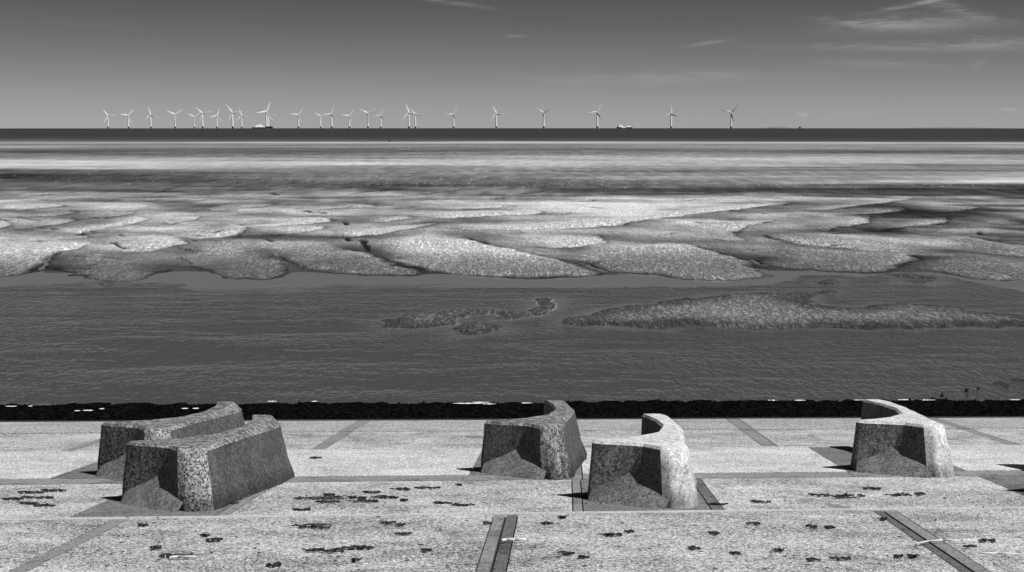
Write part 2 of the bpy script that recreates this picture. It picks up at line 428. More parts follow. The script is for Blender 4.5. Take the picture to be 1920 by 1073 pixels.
islands_px = [MC([(1210, 905), (1280, 880), (1500, 830), (1800, 790), (1900, 776)]) + RC([(0, 775), (200, 750), (500, 735), (690, 735), (740, 745), (700, 770), (700, 800), (800, 820), (990, 825), (1050, 800),
        (1300, 795), (1500, 815), (1700, 850), (1920, 865), (2200, 880), (2200, 920), (1920, 930), (1600, 930), (1300, 935), (1100, 938), (800, 930), (550, 945), (400, 945), (200, 930), (0, 915)]) + MC([(1850, 945), (1600, 935), (1350, 915)]),
    MC([(215, 910), (300, 870), (500, 850), (600, 838), (850, 832), (1000, 850), (1080, 820), (1120, 792), (1080, 772), (1190, 760), (1220, 800), (1150, 850), (1050, 880), (920, 893), (870, 872), (890, 858), (720, 870), (650, 905), (550, 930), (400, 940), (250, 940)]),
    MC([(600, 935), (700, 900), (880, 905), (920, 945), (850, 970), (750, 970), (650, 955)]),
    RC([(745, 688), (820, 660), (885, 675), (850, 698)]), RC([(720, 738), (800, 722), (862, 722), (840, 738)]),
    RC([(1130, 635), (1300, 633), (1440, 650), (1380, 662), (1250, 652)]), RC([(1210, 672), (1350, 662), (1480, 675), (1350, 688)]), LC([(560, 690), (620, 678), (655, 688), (600, 702)])]
# sand lobes: (steep edge, open edge, height, brightness)
lobes_px = [
 (LC([(520, 475), (440, 510), (330, 520), (250, 570), (215, 605), (100, 640), (0, 655), (-200, 670)]), LC([(-300, 520), (0, 498), (150, 488), (300, 468), (450, 455)]), .5, .80),
 (LC([(920, 620), (800, 660), (700, 678), (600, 673), (510, 658), (430, 640), (400, 628), (330, 606)]), LC([(250, 592), (330, 530), (500, 502), (700, 512), (850, 555), (920, 570), (940, 595)]), .42, .68),
 (LC([(1560, 545), (1610, 590), (1590, 630), (1550, 660), (1450, 663), (1330, 660), (1260, 648), (1200, 622), (1110, 598)]), LC([(1010, 560), (930, 530), (1000, 490), (1100, 470), (1300, 450), (1480, 455), (1540, 500)]), .42, .64),
 (LC([(1340, 365), (1390, 388), (1335, 430), (1200, 445), (1060, 446)]), LC([(930, 425), (945, 398), (1080, 415), (1200, 385), (1290, 366)]), .4, .85),
 (LC([(760, 325), (845, 335), (780, 356), (700, 372), (550, 397), (450, 425)]), LC([(230, 420), (350, 390), (560, 352)]), .45, .84),
 (LC([(930, 430), (1020, 445), (1065, 470), (1000, 490), (900, 510), (720, 522)]), LC([(600, 500), (700, 440), (850, 424)]), .4, .76),
 (LC([(1790, 328), (1880, 340), (1840, 356), (1700, 368), (1500, 385)]), LC([(1300, 380), (1500, 345), (1680, 328)]), .45, .82),
 (LC([(1770, 373), (1842, 385), (1800, 402), (1700, 416), (1560, 421)]), LC([(1400, 415), (1500, 390)]), .4, .80),
 (MC([(0, 503), (90, 510), (200, 540), (270, 580), (370, 605), (490, 632), (350, 641), (150, 637), (0, 632)]) + LC([(1800, 622), (1700, 605), (1600, 560), (1540, 540)]), LC([(1520, 500), (1600, 470), (1800, 478)]), .45, .66),
 (MC([(690, 440), (770, 475), (900, 490), (1050, 530), (1190, 550), (1330, 595), (1490, 637), (1330, 650), (1100, 655), (800, 648), (560, 630), (450, 605), (330, 590), (250, 550)]), MC([(150, 500), (140, 455), (300, 422), (500, 405), (640, 420)]), .5, .78),
 (MC([(400, 365), (560, 355), (430, 386), (300, 412), (100, 436), (-60, 432)]), MC([(-200, 425), (0, 402), (200, 380)]), .5, .86),
 (RC([(620, 245), (400, 270), (200, 295), (0, 320)]) + MC([(1800, 330), (1600, 365), (1400, 385), (1100, 400), (800, 402), (650, 396)]), MC([(800, 372), (1200, 340), (1600, 315)]) + RC([(0, 275), (200, 258), (450, 240)]), .6, .88),
 (MC([(1050, 285), (1170, 300), (1000, 316), (800, 326), (600, 336), (420, 330)]), MC([(340, 312), (600, 290), (850, 280)]), .5, .80),
 (MC([(1430, 425), (1500, 462), (1460, 475), (1300, 500), (1100, 490)]), MC([(960, 468), (1000, 432), (1200, 415)]), .4, .72),
 (RC([(-10, 470), (120, 505), (250, 540), (370, 560), (400, 600), (440, 625), (500, 645), (400, 662), (250, 672), (100, 668), (0, 660)]) + MC([(1850, 650), (1780, 632), (1600, 630), (1450, 610), (1400, 580), (1300, 565), (1190, 545)]), MC([(1350, 500), (1500, 480), (1700, 466)]), .5, .74),
 (RC([(1180, 515), (1290, 530), (1310, 560), (1220, 605), (1120, 628), (850, 618), (650, 610), (480, 592), (440, 565)]), RC([(420, 520), (400, 482), (600, 475), (900, 500)]), .42, .62),
 (RC([(2300, 690), (1920, 668), (1750, 668), (1600, 648), (1450, 620), (1310, 610), (1240, 600)]), RC([(1300, 560), (1500, 545), (1700, 558), (1920, 570), (2300, 590)]), .45, .62),
 (RC([(450, 428), (520, 452), (620, 472), (800, 492), (1000, 515), (1200, 530), (1310, 545), (1520, 550)]), RC([(1500, 500), (1300, 470), (1000, 440), (800, 425), (560, 420)]), .3, .56),
 (RC([(510, 345), (400, 370), (270, 405), (310, 440), (380, 465), (220, 455)]), RC([(0, 430), (-60, 380), (150, 350), (350, 335)]), .4, .70),
 (RC([(1040, 320), (1065, 350), (1000, 377), (850, 387), (805, 402)]), RC([(700, 372), (720, 335), (850, 310)]), .4, .64),
 (RC([(1480, 330), (1510, 350), (1400, 375), (1200, 390), (1080, 400)]), RC([(1100, 360), (1250, 335)]), .35, .56),
 (RC([(1640, 265), (1670, 275), (1560, 290), (1400, 300)]), RC([(1350, 285), (1500, 265)]), .35, .58),
 (RC([(1600, 430), (1700, 450), (1880, 490), (2100, 520), (2100, 560), (1850, 545), (1600, 520)]), RC([(1400, 480), (1450, 440)]), .35, .52),
 (RC([(1250, 205), (1310, 212), (1200, 240), (1000, 262), (800, 290)]), RC([(600, 285), (900, 240), (1100, 215)]), .4, .68),
 (RC([(1230, 275), (1260, 285), (1180, 300), (950, 315)]), RC([(800, 310), (1000, 280)]), .35, .64),
 (MC([(130, 250), (215, 270), (100, 278), (-100, 280)]), MC([(-150, 262), (0, 250)]), .4, .70),
 (MC([(880, 262), (955, 268), (850, 276), (600, 285)]), MC([(560, 270), (750, 258)]), .4, .72),
 (MC([(360, 320), (432, 333), (330, 345), (150, 355)]), MC([(50, 345), (200, 322)]), .35, .72),
 (LC([(400, 330), (440, 342), (330, 372), (150, 390), (100, 395)]), LC([(60, 380), (250, 345)]), .35, .72),
 (LC([(420, 420), (520, 440), (440, 445), (250, 455)]), LC([(150, 440), (280, 425)]), .35, .52),
 (LC([(1100, 325), (1125, 335), (1060, 352), (940, 365)]), LC([(900, 350), (1000, 330)]), .35, .66),
 (LC([(240, 250), (390, 262), (300, 275), (120, 285)]), LC([(0, 275), (100, 255)]), .35, .58),
 (LC([(-40, 330), (55, 362), (40, 380), (-60, 400)]), LC([(-250, 390), (-200, 340)]), .4, .72),
 (LC([(380, 292), (420, 302), (300, 318), (50, 330)]), LC([(0, 318), (200, 298)]), .35, .60),
 (LC([(700, 300), (780, 305), (650, 320), (450, 330)]), LC([(420, 318), (560, 302)]), .35, .6),
 (LC([(1120, 208), (1180, 214), (1000, 226), (700, 236)]), LC([(650, 222), (900, 208)]), .3, .5),
 (LC([(1500, 250), (1560, 258), (1400, 275), (1200, 290)]), LC([(1150, 275), (1300, 255)]), .35, .56),
 (LC([(1900, 262), (2000, 268), (1850, 285), (1600, 300)]), LC([(1550, 285), (1700, 265)]), .4, .68),
]
cracks_px = [LC(p) for p in ([(450, 425), (485, 405)], [(510, 438), (590, 443)], [(670, 420), (700, 432)], [(640, 470), (680, 490), (710, 505)], [(215, 612), (240, 590), (270, 562), (325, 527)], [(1480, 450), (1545, 468)],
    [(1590, 560), (1700, 600)], [(1040, 445), (1100, 460)], [(990, 550), (1080, 580)], [(500, 330), (590, 325)], [(220, 622), (330, 624), (420, 632)], [(160, 205), (420, 185)], [(860, 190), (960, 165)], [(1520, 186), (1560, 200)])] + \
   [MC(p) for p in ([(100, 450), (150, 490), (155, 515)], [(300, 545), (330, 555)], [(1080, 505), (1150, 520)], [(1390, 580), (1420, 600), (1470, 625)], [(540, 352), (590, 357)], [(20, 350), (45, 372)], [(0, 432), (55, 460)],
    [(700, 445), (820, 480)], [(470, 195), (690, 165)], [(1010, 195), (1150, 175)], [(60, 190), (260, 170)], [(850, 222), (1080, 205)])] + \
   [RC(p) for p in ([(390, 555), (430, 575), (475, 590)], [(410, 605), (470, 610)], [(450, 425), (520, 450), (610, 468)], [(1660, 405), (1690, 425)], [(1830, 470), (1880, 480)], [(1210, 405), (1460, 412)], [(850, 420), (980, 405)],
    [(120, 190), (420, 175)], [(0, 165), (300, 168), (900, 165), (1900, 172)])]
_r = random.Random(5)
for _ in range(46):
    u0 = _r.uniform(-100, 2020); v0 = _r.uniform(372, 505); pts = [(u0, v0)]; du = _r.choice((-1, 1, 1)) * _r.uniform(5, 13)
    for _k in range(_r.randint(3, 6)):
        u0 += du + _r.uniform(-6, 6); v0 += _r.uniform(-.1, 1.2); pts.append((u0, v0))
    cracks_px.append(pts)
def world(pts): return [flat(u, v) for u, v in pts]

NR, NCOL = 660, 1080
vv = np.concatenate([np.linspace(775, 345, 470), np.linspace(344.5, 249, 190)])
Yr = HW * (1.0) / ((vv - HOR) / F)                   # rows closer together near the viewer
ta = np.linspace(-.52, .52, NCOL)
Yg = np.repeat(Yr[:, None], NCOL, 1); Xg = Yg * ta[None, :]
Ug = 960 + F * ta[None, :] * np.ones_like(Yg); Vg = np.repeat(vv[:, None], NCOL, 1)
shore_w = smooth_poly(world(shore_px), 2, False)
wob = (fbm(Xg * .9, Yg * .5, 3, 5) - .5)
XgW, YgW = Xg + wob * 1.2, Yg + (fbm(Xg * .8 + 50, Yg * .45, 3, 6) - .5) * 2.0
# signed distance from the pool edge, positive on the sand
near_band = (Vg > 420)
sd = np.full(Xg.shape, 60.0)
idx = np.where(near_band)
xx, yy = XgW[idx], YgW[idx]
poly = shore_w + [(4000, 4000), (-4000, 4000)]
poly = [(-4000, shore_w[0][1])] + shore_w + [(4000, shore_w[-1][1]), (4000, 5000), (-4000, 5000)]
dd = seg_dist(xx, yy, shore_w); ins = inside(xx, yy, poly)
sd[idx] = np.where(ins, dd, -dd)
dry_front = sstep(0.0, 24, sd)
isl = np.full(Xg.shape, -50.0)
for ip in islands_px:
    pw = smooth_poly(world(ip), 2)
    xs = [p[0] for p in pw]; ys = [p[1] for p in pw]
    k = np.where((Xg > min(xs) - 12) & (Xg < max(xs) + 12) & (Yg > min(ys) - 12) & (Yg < max(ys) + 12))
    x, y = XgW[k], YgW[k]
    d = seg_dist(x, y, pw, True); d = np.where(inside(x, y, pw), d, -d)
    isl[k] = np.maximum(isl[k], d)
sdall = np.maximum(sd, isl)
Z = np.where(sdall > 0, .02 + .05 * sstep(0, 1.2, sdall) + .05 * sstep(0, 14, sdall), np.maximum(-.45, .02 + sdall * .10))
Z += np.where(sd > 0, sstep(10, 120, sd) * .10, 0)

# tone table for the flats beyond the lobes (photo rows -> displayed brightness, made into albedo below)
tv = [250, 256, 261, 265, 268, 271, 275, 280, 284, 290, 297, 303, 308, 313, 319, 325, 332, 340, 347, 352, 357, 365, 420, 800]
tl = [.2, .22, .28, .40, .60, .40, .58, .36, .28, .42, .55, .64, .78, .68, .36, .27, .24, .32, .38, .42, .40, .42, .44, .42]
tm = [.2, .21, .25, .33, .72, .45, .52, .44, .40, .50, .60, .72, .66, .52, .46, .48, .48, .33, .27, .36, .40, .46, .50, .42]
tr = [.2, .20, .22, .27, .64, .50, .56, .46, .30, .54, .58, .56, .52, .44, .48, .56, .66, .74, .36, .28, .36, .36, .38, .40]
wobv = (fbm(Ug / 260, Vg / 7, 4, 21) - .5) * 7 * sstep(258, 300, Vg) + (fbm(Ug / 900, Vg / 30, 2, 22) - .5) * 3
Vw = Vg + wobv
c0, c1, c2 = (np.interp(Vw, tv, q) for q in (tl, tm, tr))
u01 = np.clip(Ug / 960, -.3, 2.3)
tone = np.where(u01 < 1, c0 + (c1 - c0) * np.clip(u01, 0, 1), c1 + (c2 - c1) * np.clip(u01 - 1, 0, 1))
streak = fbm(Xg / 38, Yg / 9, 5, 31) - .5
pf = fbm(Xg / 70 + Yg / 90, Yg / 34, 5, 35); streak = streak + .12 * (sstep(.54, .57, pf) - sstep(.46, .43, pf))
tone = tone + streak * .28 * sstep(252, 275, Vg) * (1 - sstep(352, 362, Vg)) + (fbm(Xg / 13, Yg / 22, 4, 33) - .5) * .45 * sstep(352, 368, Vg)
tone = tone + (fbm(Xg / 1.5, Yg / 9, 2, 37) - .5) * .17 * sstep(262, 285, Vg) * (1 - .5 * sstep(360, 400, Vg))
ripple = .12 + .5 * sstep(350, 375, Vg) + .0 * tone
# procedural asymmetric bars between the traced ones
ph = Yg / 21 + 2.6 * fbm(Xg / 30, Yg / 42, 3, 41) + Xg * .012
saw = ph - np.floor(ph)
bar = np.where(saw < .22, saw / .22, (1 - saw) / .78)
bmask = sstep(352, 375, Vg) * dry_front
Z += bar * .16 * bmask
tone = tone + (bar - .5) * .20 * bmask
# traced lobes
TR = np.zeros_like(Z); LT = np.zeros_like(Z); LM = np.zeros_like(Z); LH = np.zeros_like(Z)
for st, op, H, br in lobes_px:
    sw, ow = smooth_poly(world(st), 2, False), smooth_poly(world(op), 2, False)
    pw = sw + ow
    xs = [p[0] for p in pw]; ys = [p[1] for p in pw]
    mg = 12 * np.mean(ys) / 130
    k = np.where((Xg > min(xs) - mg) & (Xg < max(xs) + mg) & (Yg > min(ys) - mg) & (Yg < max(ys) + mg))
    x, y = XgW[k], YgW[k]
    ins = inside(x, y, pw)
    dr_ = seg_dist(x, y, sw); TR[k] = np.maximum(TR[k], np.where(ins, 0, (.55 * np.exp(-(dr_ / (4.5 * np.mean(ys) / 130)) ** 1.3) + .40 * np.exp(-(dr_ / (.45 * np.mean(ys) / 130)) ** 2))))
    ds = np.where(ins, dr_, 0); do = np.where(ins, seg_dist(x, y, [sw[-1]] + ow + [sw[0]]), 0)
    dist = np.mean(ys); sc = dist / 130.0
    sx_ = sstep(0, 2.2 * sc, ds); so = sstep(0, 9 * sc, do)
    h = H * .55 * sc ** .5 * sx_ * (.25 + .75 * np.exp(-ds / (16 * sc))) * so
    LH[k] = np.maximum(LH[k], h)
    mk = sstep(0, .9 * sc, ds) * sstep(0, 5 * sc, do)
    edge = np.exp(-ds / (6 * sc)) * .15  # sunlit rim of the steep edge put into the tone
    newt = br + .07 + edge
    better = mk > LM[k]
    LT[k] = np.where(better, newt, LT[k]); LM[k] = np.maximum(LM[k], mk)
hollow = sstep(355, 380, Vg) * (1 - LM)
zone = sstep(358, 392, Vg)
# crisp-edged damp patches, and pale ones painting puddle reflections
pz = fbm(Xg / 17 + .25 * Yg / 14, Yg / 15, 5, 46); zz = sstep(346, 358, Vg)
tone = tone + zz * (.10 * sstep(.53, .56, pz) - .10 * sstep(.45, .42, pz)) * (1 - .5 * LM)
pz2 = fbm(Xg / 4.5 + .3 * Yg / 5, Yg / 5.5, 4, 48)
tone = tone + zone * (pz2 - .5) * .22
tone = tone + zone * (.19 - .34 * TR)  # wet troughs darker; thin line at steep edges also paints their shadow
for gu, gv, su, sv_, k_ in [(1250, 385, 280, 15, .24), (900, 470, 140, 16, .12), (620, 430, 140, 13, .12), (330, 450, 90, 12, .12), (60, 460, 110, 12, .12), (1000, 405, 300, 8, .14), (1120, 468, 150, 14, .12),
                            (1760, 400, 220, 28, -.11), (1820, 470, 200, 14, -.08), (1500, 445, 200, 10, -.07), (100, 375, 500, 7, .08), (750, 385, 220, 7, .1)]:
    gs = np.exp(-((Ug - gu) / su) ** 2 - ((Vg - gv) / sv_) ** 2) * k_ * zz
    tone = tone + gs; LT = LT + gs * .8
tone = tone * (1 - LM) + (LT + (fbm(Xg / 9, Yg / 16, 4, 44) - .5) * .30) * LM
Z += LH * sstep(-.5, 2.5, sdall)
tone = np.where(Vg > 380, tone * (.58 + .42 * dry_front), tone)
ripple = np.where(Vg > 355, np.clip(.42 + .8 * LM + .25 * bar * bmask, 0, 1), ripple)
isl_m = sstep(0, .6, isl); Z += np.where(isl > sd, .035 * sstep(-.1, .5, isl), 0)
tone = np.where(isl > 0, .31 + .20 * sstep(-.2, 4.0, isl) + (fbm(Xg / 5, Yg / 9, 3, 61) - .5) * .2, tone); ripple = np.where(isl > 0, 1.0, ripple)
Z += isl_m * .04 * fbm(Xg * 1.1, Yg * .5, 3, 62)
# drainage cuts
for cp in cracks_px:
    cw = smooth_poly(world(cp), 1, False)
    xs = [p[0] for p in cw]; ys = [p[1] for p in cw]; dist = np.mean(ys)
    wd = .16 * dist / 110
    k = np.where((Xg > min(xs) - 4) & (Xg < max(xs) + 4) & (Yg > min(ys) - 6) & (Yg < max(ys) + 6))
    jx = (fbm(Xg[k] * .7, Yg[k] * .4, 3, 71) - .5)
    d = seg_dist(Xg[k] + jx * .8, (Yg[k] + jx * 1.2), cw)
    wl = wd * (.4 + 1.5 * fbm(Xg[k] * .5, Yg[k] * .3, 2, 72)) * 1.3
    g = 1 - sstep(wl * .5, wl * 1.3, d)
    Z[k] -= g * .22; tone[k] = tone[k] * (1 - g * .82)  # wet cuts, with the shadow of their scarps painted into the tone
# fine real relief of the ripples, nearest zone only
rz = (fbm(Xg * 2.4 + Yg * .5, Yg * .7, 2, 81) - .5) * .05 * np.clip(ripple, 0, 1) * sstep(.4, 2.5, sdall)
Z += rz
far_sink = sstep(266, 261.5, Vg) * 0
Zs = WL + Z + np.where(Vg < 258, -(258 - Vg) * .16, .0) - (Xg ** 2 + Yg ** 2) / (2 * RE)
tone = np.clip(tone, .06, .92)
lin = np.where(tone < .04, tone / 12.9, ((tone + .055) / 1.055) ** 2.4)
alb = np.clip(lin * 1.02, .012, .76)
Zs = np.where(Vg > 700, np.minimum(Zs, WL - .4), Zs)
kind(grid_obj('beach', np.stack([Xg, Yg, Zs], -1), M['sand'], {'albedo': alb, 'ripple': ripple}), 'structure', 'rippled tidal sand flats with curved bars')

# pool water
nr, ncl = 420, 420
v2 = np.linspace(778, 478, nr); Y2 = HW / ((v2 - HOR) / F); t2 = np.linspace(-.54, .54, ncl)
Yp = np.repeat(Y2[:, None], ncl, 1); Xp = Yp * t2[None, :]
row_i = np.interp(v2, vv[::-1], np.arange(NR)[::-1]); col_i = np.clip((t2 + .52) / 1.04 * (NCOL - 1), 0, NCOL - 1)
SDp = sdall[np.round(row_i).astype(int)[:, None], np.round(col_i).astype(int)[None, :]]
ISp = isl[np.round(row_i).astype(int)[:, None], np.round(col_i).astype(int)[None, :]]
calm = np.where(ISp > SDp - .01, (.15 + .7 * fbm(Xp / 5, Yp / 8, 2, 93)) * (1 - sstep(.2, 2.2, -SDp)), 1 - sstep(3, 11, -SDp + 4 * (fbm(Xp / 6, Yp / 9, 2, 91) - .5)))
kind(grid_obj('pool_water', np.stack([Xp, Yp, np.full_like(Xp, WL)], -1), M['pool'], {'calm': calm}), 'structure', 'dark rippled tidal water between apron and sand')

# sea: curved with the earth, out past the horizon
ang = np.linspace(-.62, .62, 160)
rr = np.concatenate([np.linspace(1150, 3000, 60), np.geomspace(3050, 26000, 160)])
R2 = np.repeat(rr[:, None], len(ang), 1); A2 = np.repeat(ang[None, :], len(rr), 0)
kind(grid_obj('sea', np.stack([R2 * np.sin(A2), R2 * np.cos(A2), WL - .35 - R2 ** 2 / (2 * RE)], -1), M['sea']), 'structure', 'dark calm sea below the horizon')

# bed under everything near the camera and far behind the apron
# far low coast on the horizon
def hills(u0, u1, vtop, dist, seed):
    vs = []; fs = []; n = 60
    for i in range(n + 1):
        f = i / n; x = ((u0 + (u1 - u0) * f) - 960) / F * dist
        prof = math.sin(math.pi * f) ** .6 * (.55 + .45 * float(fbm(np.array([f * 9.0]), np.array([seed * 3.1]), 3, seed)[0]))
        ztop = HC + (HOR - (241.5 - (241.5 - vtop) * prof)) / F * dist
        zb = HC - (8.0) / F * dist
        vs += [(x, dist, zb), (x, dist + 350, ztop), (x, dist + 900, zb)]
    for i in range(n):
        a, b = 3 * i, 3 * i + 3
        fs += [(a, b, b + 1, a + 1), (a + 1, b + 1, b + 2, a + 2)]
    o = mesh_obj('hills', vs, fs, M['far_land'], None, True)
    return kind(o, 'structure', 'faint low land on the horizon')
M['far_land'] = plain('far_land', .20, 1.0, 0.0)  # even grey with the distance haze put into the colour
hills(1432, 1488, 236.6, 29000, 4); hills(1690, 1890, 238.0, 30000, 8)

# ------------------------------------------------------------------ concrete wave-breaker blocks
RING = [  # (base, skirt, shoulder, top) plan points, local metres: x along the shore, y outward
 ((-.12, -.20), (-.07, -.13), (-.01, -.03), (.04, .02)),
 ((.10, -.24), (.13, -.20), (.18, -.16), (.20, -.12)),
 ((.42, -.33), (.43, -.30), (.50, -.25), (.51, -.20)),
 ((.78, -.42), (.80, -.40), (.92, -.43), (.93, -.38)),
 ((1.24, -1.06), (1.23, -.99), (1.20, -.84), (1.22, -.78)),
 ((1.45, -1.20), (1.42, -1.11), (1.36, -.91), (1.36, -.84)),
 ((1.70, -1.16), (1.64, -1.07), (1.53, -.88), (1.46, -.80)),
 ((1.90, -.98), (1.82, -.90), (1.68, -.70), (1.59, -.66)),
 ((1.98, -.60), (1.88, -.55), (1.73, -.40), (1.64, -.36)),
 ((1.96, .20), (1.80, .20), (1.66, .20), (1.58, .22)),
 ((2.08, 1.30), (1.89, 1.30), (1.76, 1.30), (1.65, 1.27)),
 ((2.24, 2.50), (1.99, 2.50), (1.84, 2.46), (1.67, 2.42)),
 ((2.26, 3.60), (2.01, 3.58), (1.86, 3.53), (1.65, 3.50)),
 ((2.08, 4.24), (1.88, 4.20), (1.74, 4.12), (1.60, 4.06)),
 ((1.66, 4.50), (1.60, 4.42), (1.54, 4.30), (1.50, 4.23)),
 ((1.06, 4.44), (1.09, 4.37), (1.12, 4.24), (1.16, 4.19)),
 ((1.20, 3.42), (1.25, 3.40), (1.34, 3.35), (1.38, 3.33)),
 ((1.30, 2.42), (1.35, 2.40), (1.44, 2.36), (1.48, 2.34)),
 ((1.14, 1.48), (1.19, 1.44), (1.30, 1.34), (1.34, 1.29)),
 ((.66, .84), (.70, .78), (.82, .60), (.85, .54)),
 ((.12, .48), (.16, .42), (.23, .25), (.26, .19)),
 ((-.12, .22), (-.06, .17), (-.01, .10), (.05, .09)),
]
BH = 1.12
# the outward arm leans a little along the shore
RING = [tuple((x + (.06 if 9 <= i <= 14 else .04 if i in (15, 16) else .02 if i == 17 else 0), y) for x, y in r) for i, r in enumerate(RING)]
def block_mesh(mrough, mside, mtop, mfront):
    n = len(RING); vs = []; fs = []; mi = []
    for lvl in range(4):
        for i, r in enumerate(RING):
            x, y = r[lvl]
            right = 8 <= i <= 14
            top = BH - .092 * y
            z = [-.125 * y - .22, -.125 * y + .30 + (.06 if right else 0), top - ({8: .06, 9: .07, 10: .09, 11: .13, 12: .17, 13: .17, 14: .10}[i] if right else .055), top][lvl]
            vs.append((x, y, z))
    for lvl in range(3):
        for i in range(n):
            j = (i + 1) % n
            fs.append((lvl * n + i, lvl * n + j, (lvl + 1) * n + j, (lvl + 1) * n + i))
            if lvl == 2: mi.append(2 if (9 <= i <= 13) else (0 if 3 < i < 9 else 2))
            else: mi.append(1 if 7 <= i <= 14 else (4 if i == 3 or i >= 15 else (3 if i < 3 else 0)))  # front, recess and inner faces coloured darker: their shade is painted in
    cx, cy = 1.2, .6
    # top: quads between the outer line and the inner line, hand paired
    T0 = 3 * n
    pairs = [(0, 21), (1, 20), (2, 20), (3, 19), (4, 19), (5, 19), (6, 19), (7, 19), (8, 19), (9, 18), (10, 18), (11, 17), (12, 16), (13, 15), (14, 15)]
    for (a, b), (c, d) in zip(pairs[:-1], pairs[1:]):
        f = [T0 + a, T0 + c, T0 + d, T0 + b]
        f = [v for k, v in enumerate(f) if v not in f[:k]]
        if len(f) >= 3: fs.append(tuple(f)); mi.append(2)
    me = D.meshes.new('block_body'); me.from_pydata(vs, [], fs)
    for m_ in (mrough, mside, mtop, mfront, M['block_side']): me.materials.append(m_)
    me.polygons.foreach_set('material_index', mi); me.update()
    bm = bmesh.new(); bm.from_mesh(me)
    bmesh.ops.recalc_face_normals(bm, faces=bm.faces[:])
    # refine, then roughen slightly: cast concrete worn by the sea
    bm.verts.ensure_lookup_table(); bm.verts.index_update()
    for e in bm.edges:
        (l0, i0), (l1, i1) = divmod(e.verts[0].index, n), divmod(e.verts[1].index, n)
        e.smooth = True
        if i0 == i1 and i0 in (3, 4) and l0 != l1: e.smooth = False
        if l0 == l1 and l0 in (2, 3) and abs(i0 - i1) in (1, n - 1) and not (4 <= min(i0, i1) <= 7): e.smooth = False
    bmesh.ops.subdivide_edges(bm, edges=bm.edges[:], cuts=2, use_grid_fill=True)
    bm.normal_update()
    for v in bm.verts:
        a = np.array([v.co.x * 3.1 + v.co.z * 2.3]); b = np.array([v.co.y * 2.7 + v.co.z * 3.9])
        v.co += v.normal * float(fbm(a, b, 3, 12)[0] - .5) * .035
    bm.to_mesh(me); bm.free()
    me.polygons.foreach_set('use_smooth', [True] * len(me.polygons))
    return me
def fillet_mesh(mt):
    """sloping skirt that fills the foot of the front recess"""
    vs = []; fs = []; n = 24; m_ = 8
    A, C = Vector((-.11, -.30)), Vector((1.26, -1.23)); dr = (C - A).normalized(); inn = Vector((-dr.y, dr.x))
    for j in range(m_ + 1):
        g = j / m_
        for i in range(n + 1):
            s = i / n
            bulge = .10 * math.sin(math.pi * s)
            p = A.lerp(C, s) - inn * bulge * (1 - g) + inn * .50 * g
            z = -.125 * p.y - .04 + .70 * (g ** 1.05) + .02 * math.sin(9 * s + 4 * g)
            vs.append((p.x, p.y, z))
    k = n + 1
    for j in range(m_):
        for i in range(n): fs.append((j * k + i, j * k + i + 1, (j + 1) * k + i + 1, (j + 1) * k + i))
    me = D.meshes.new('base_fillet'); me.from_pydata(vs, [], fs); me.materials.append(mt)
    me.polygons.foreach_set('use_smooth', [True] * len(me.polygons)); me.update()
    return me
kinds = {}
def block(a, n, style, label, scale=1.0, rz=0.0):
    if style not in kinds:
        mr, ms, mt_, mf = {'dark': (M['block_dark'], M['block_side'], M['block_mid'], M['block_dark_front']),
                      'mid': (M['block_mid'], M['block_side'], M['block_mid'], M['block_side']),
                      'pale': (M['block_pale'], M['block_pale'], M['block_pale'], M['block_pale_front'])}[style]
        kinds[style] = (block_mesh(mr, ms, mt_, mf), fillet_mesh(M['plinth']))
    o = empty('wave_breaker_block', apron_xyz(a, n), -TH + rz)
    o.scale = (scale,) * 3
    tag(o, label, 'concrete block', 'concrete wave-breaker blocks on the apron')
    for nm, me in zip(('block_body', 'base_fillet'), kinds[style]):
        link(D.objects.new(nm, me), o)
    return o
BL = {}
for nm, u, v, style, label in [
    ('1', 226, 943, 'dark', 'dark speckled concrete block, nearer of the pair standing close together'),
    ('2', 180, 893, 'dark', 'dark concrete block, seaward one of the pair standing close together'),
    ('3', 900, 887, 'mid', 'dark streaked concrete block with paler worn nose beside the bleached block'),
    ('4', 1101, 938, 'pale', 'bleached near-white concrete block with a dark notch in its front'),
    ('5', 1601, 884, 'pale', 'pale streaked concrete block standing alone on a dark plinth near the sea edge')]:
    a, n = ground(u, v); BL[nm] = (a + .10, n + .22)
    block(a + .10, n + .22, style, label, 1.0, {'1': -.035, '2': -.04, '3': -.01, '4': 0.0, '5': .03}[nm])
# the next block of the near line stands just outside the frame, its shadow falls into it
a6 = ground(1868, 925); block(a6[0] + 1.0, a6[1] - .0, 'pale', 'pale concrete block on the last dark plinth, seen mainly by its black shadow')

# ------------------------------------------------------------------ wind turbines
TSC = 380 / 1920
def cr(x0, y0, s): return lambda x, y: (x0 + x * s, y0 + y * s)
c4, c5, c6 = cr(180, 180, TSC), cr(540, 180, TSC), cr(900, 180, 1 / 3)
TUR = [(c4, (140, 188), (103, 133)), (c4, (332, 185), (375, 130)), (c4, (543, 180), (525, 108)), (c4, (772, 177), (840, 130)), (c4, (952, 198), (1000, 165)), (c4, (1030, 168), (965, 103)),
       (c4, (1165, 190), (1185, 130)), (c4, (1313, 160), (1262, 92)), (c4, (1398, 190), (1378, 125)), (c4, (1632, 152), (1667, 68)), (c4, (1650, 185), (1612, 125)),
       (c5, (113, 180), (172, 103)), (c5, (322, 195), (265, 160)), (c5, (425, 170), (448, 97)), (c5, (592, 190), (630, 137)), (c5, (767, 165), (840, 113)), (c5, (887, 185), (905, 118)),
       (c5, (1152, 160), (1122, 70)), (c5, (1213, 180), (1165, 122)), (c5, (1573, 177), (1615, 107)),
       (c6, (92, 100), (72, 55)), (c6, (357, 95), (403, 67)), (c6, (656, 92), (680, 38)), (c6, (1069, 98), (1067, 45)), (c6, (1404, 93), (1438, 55))]
HUB = 83.5
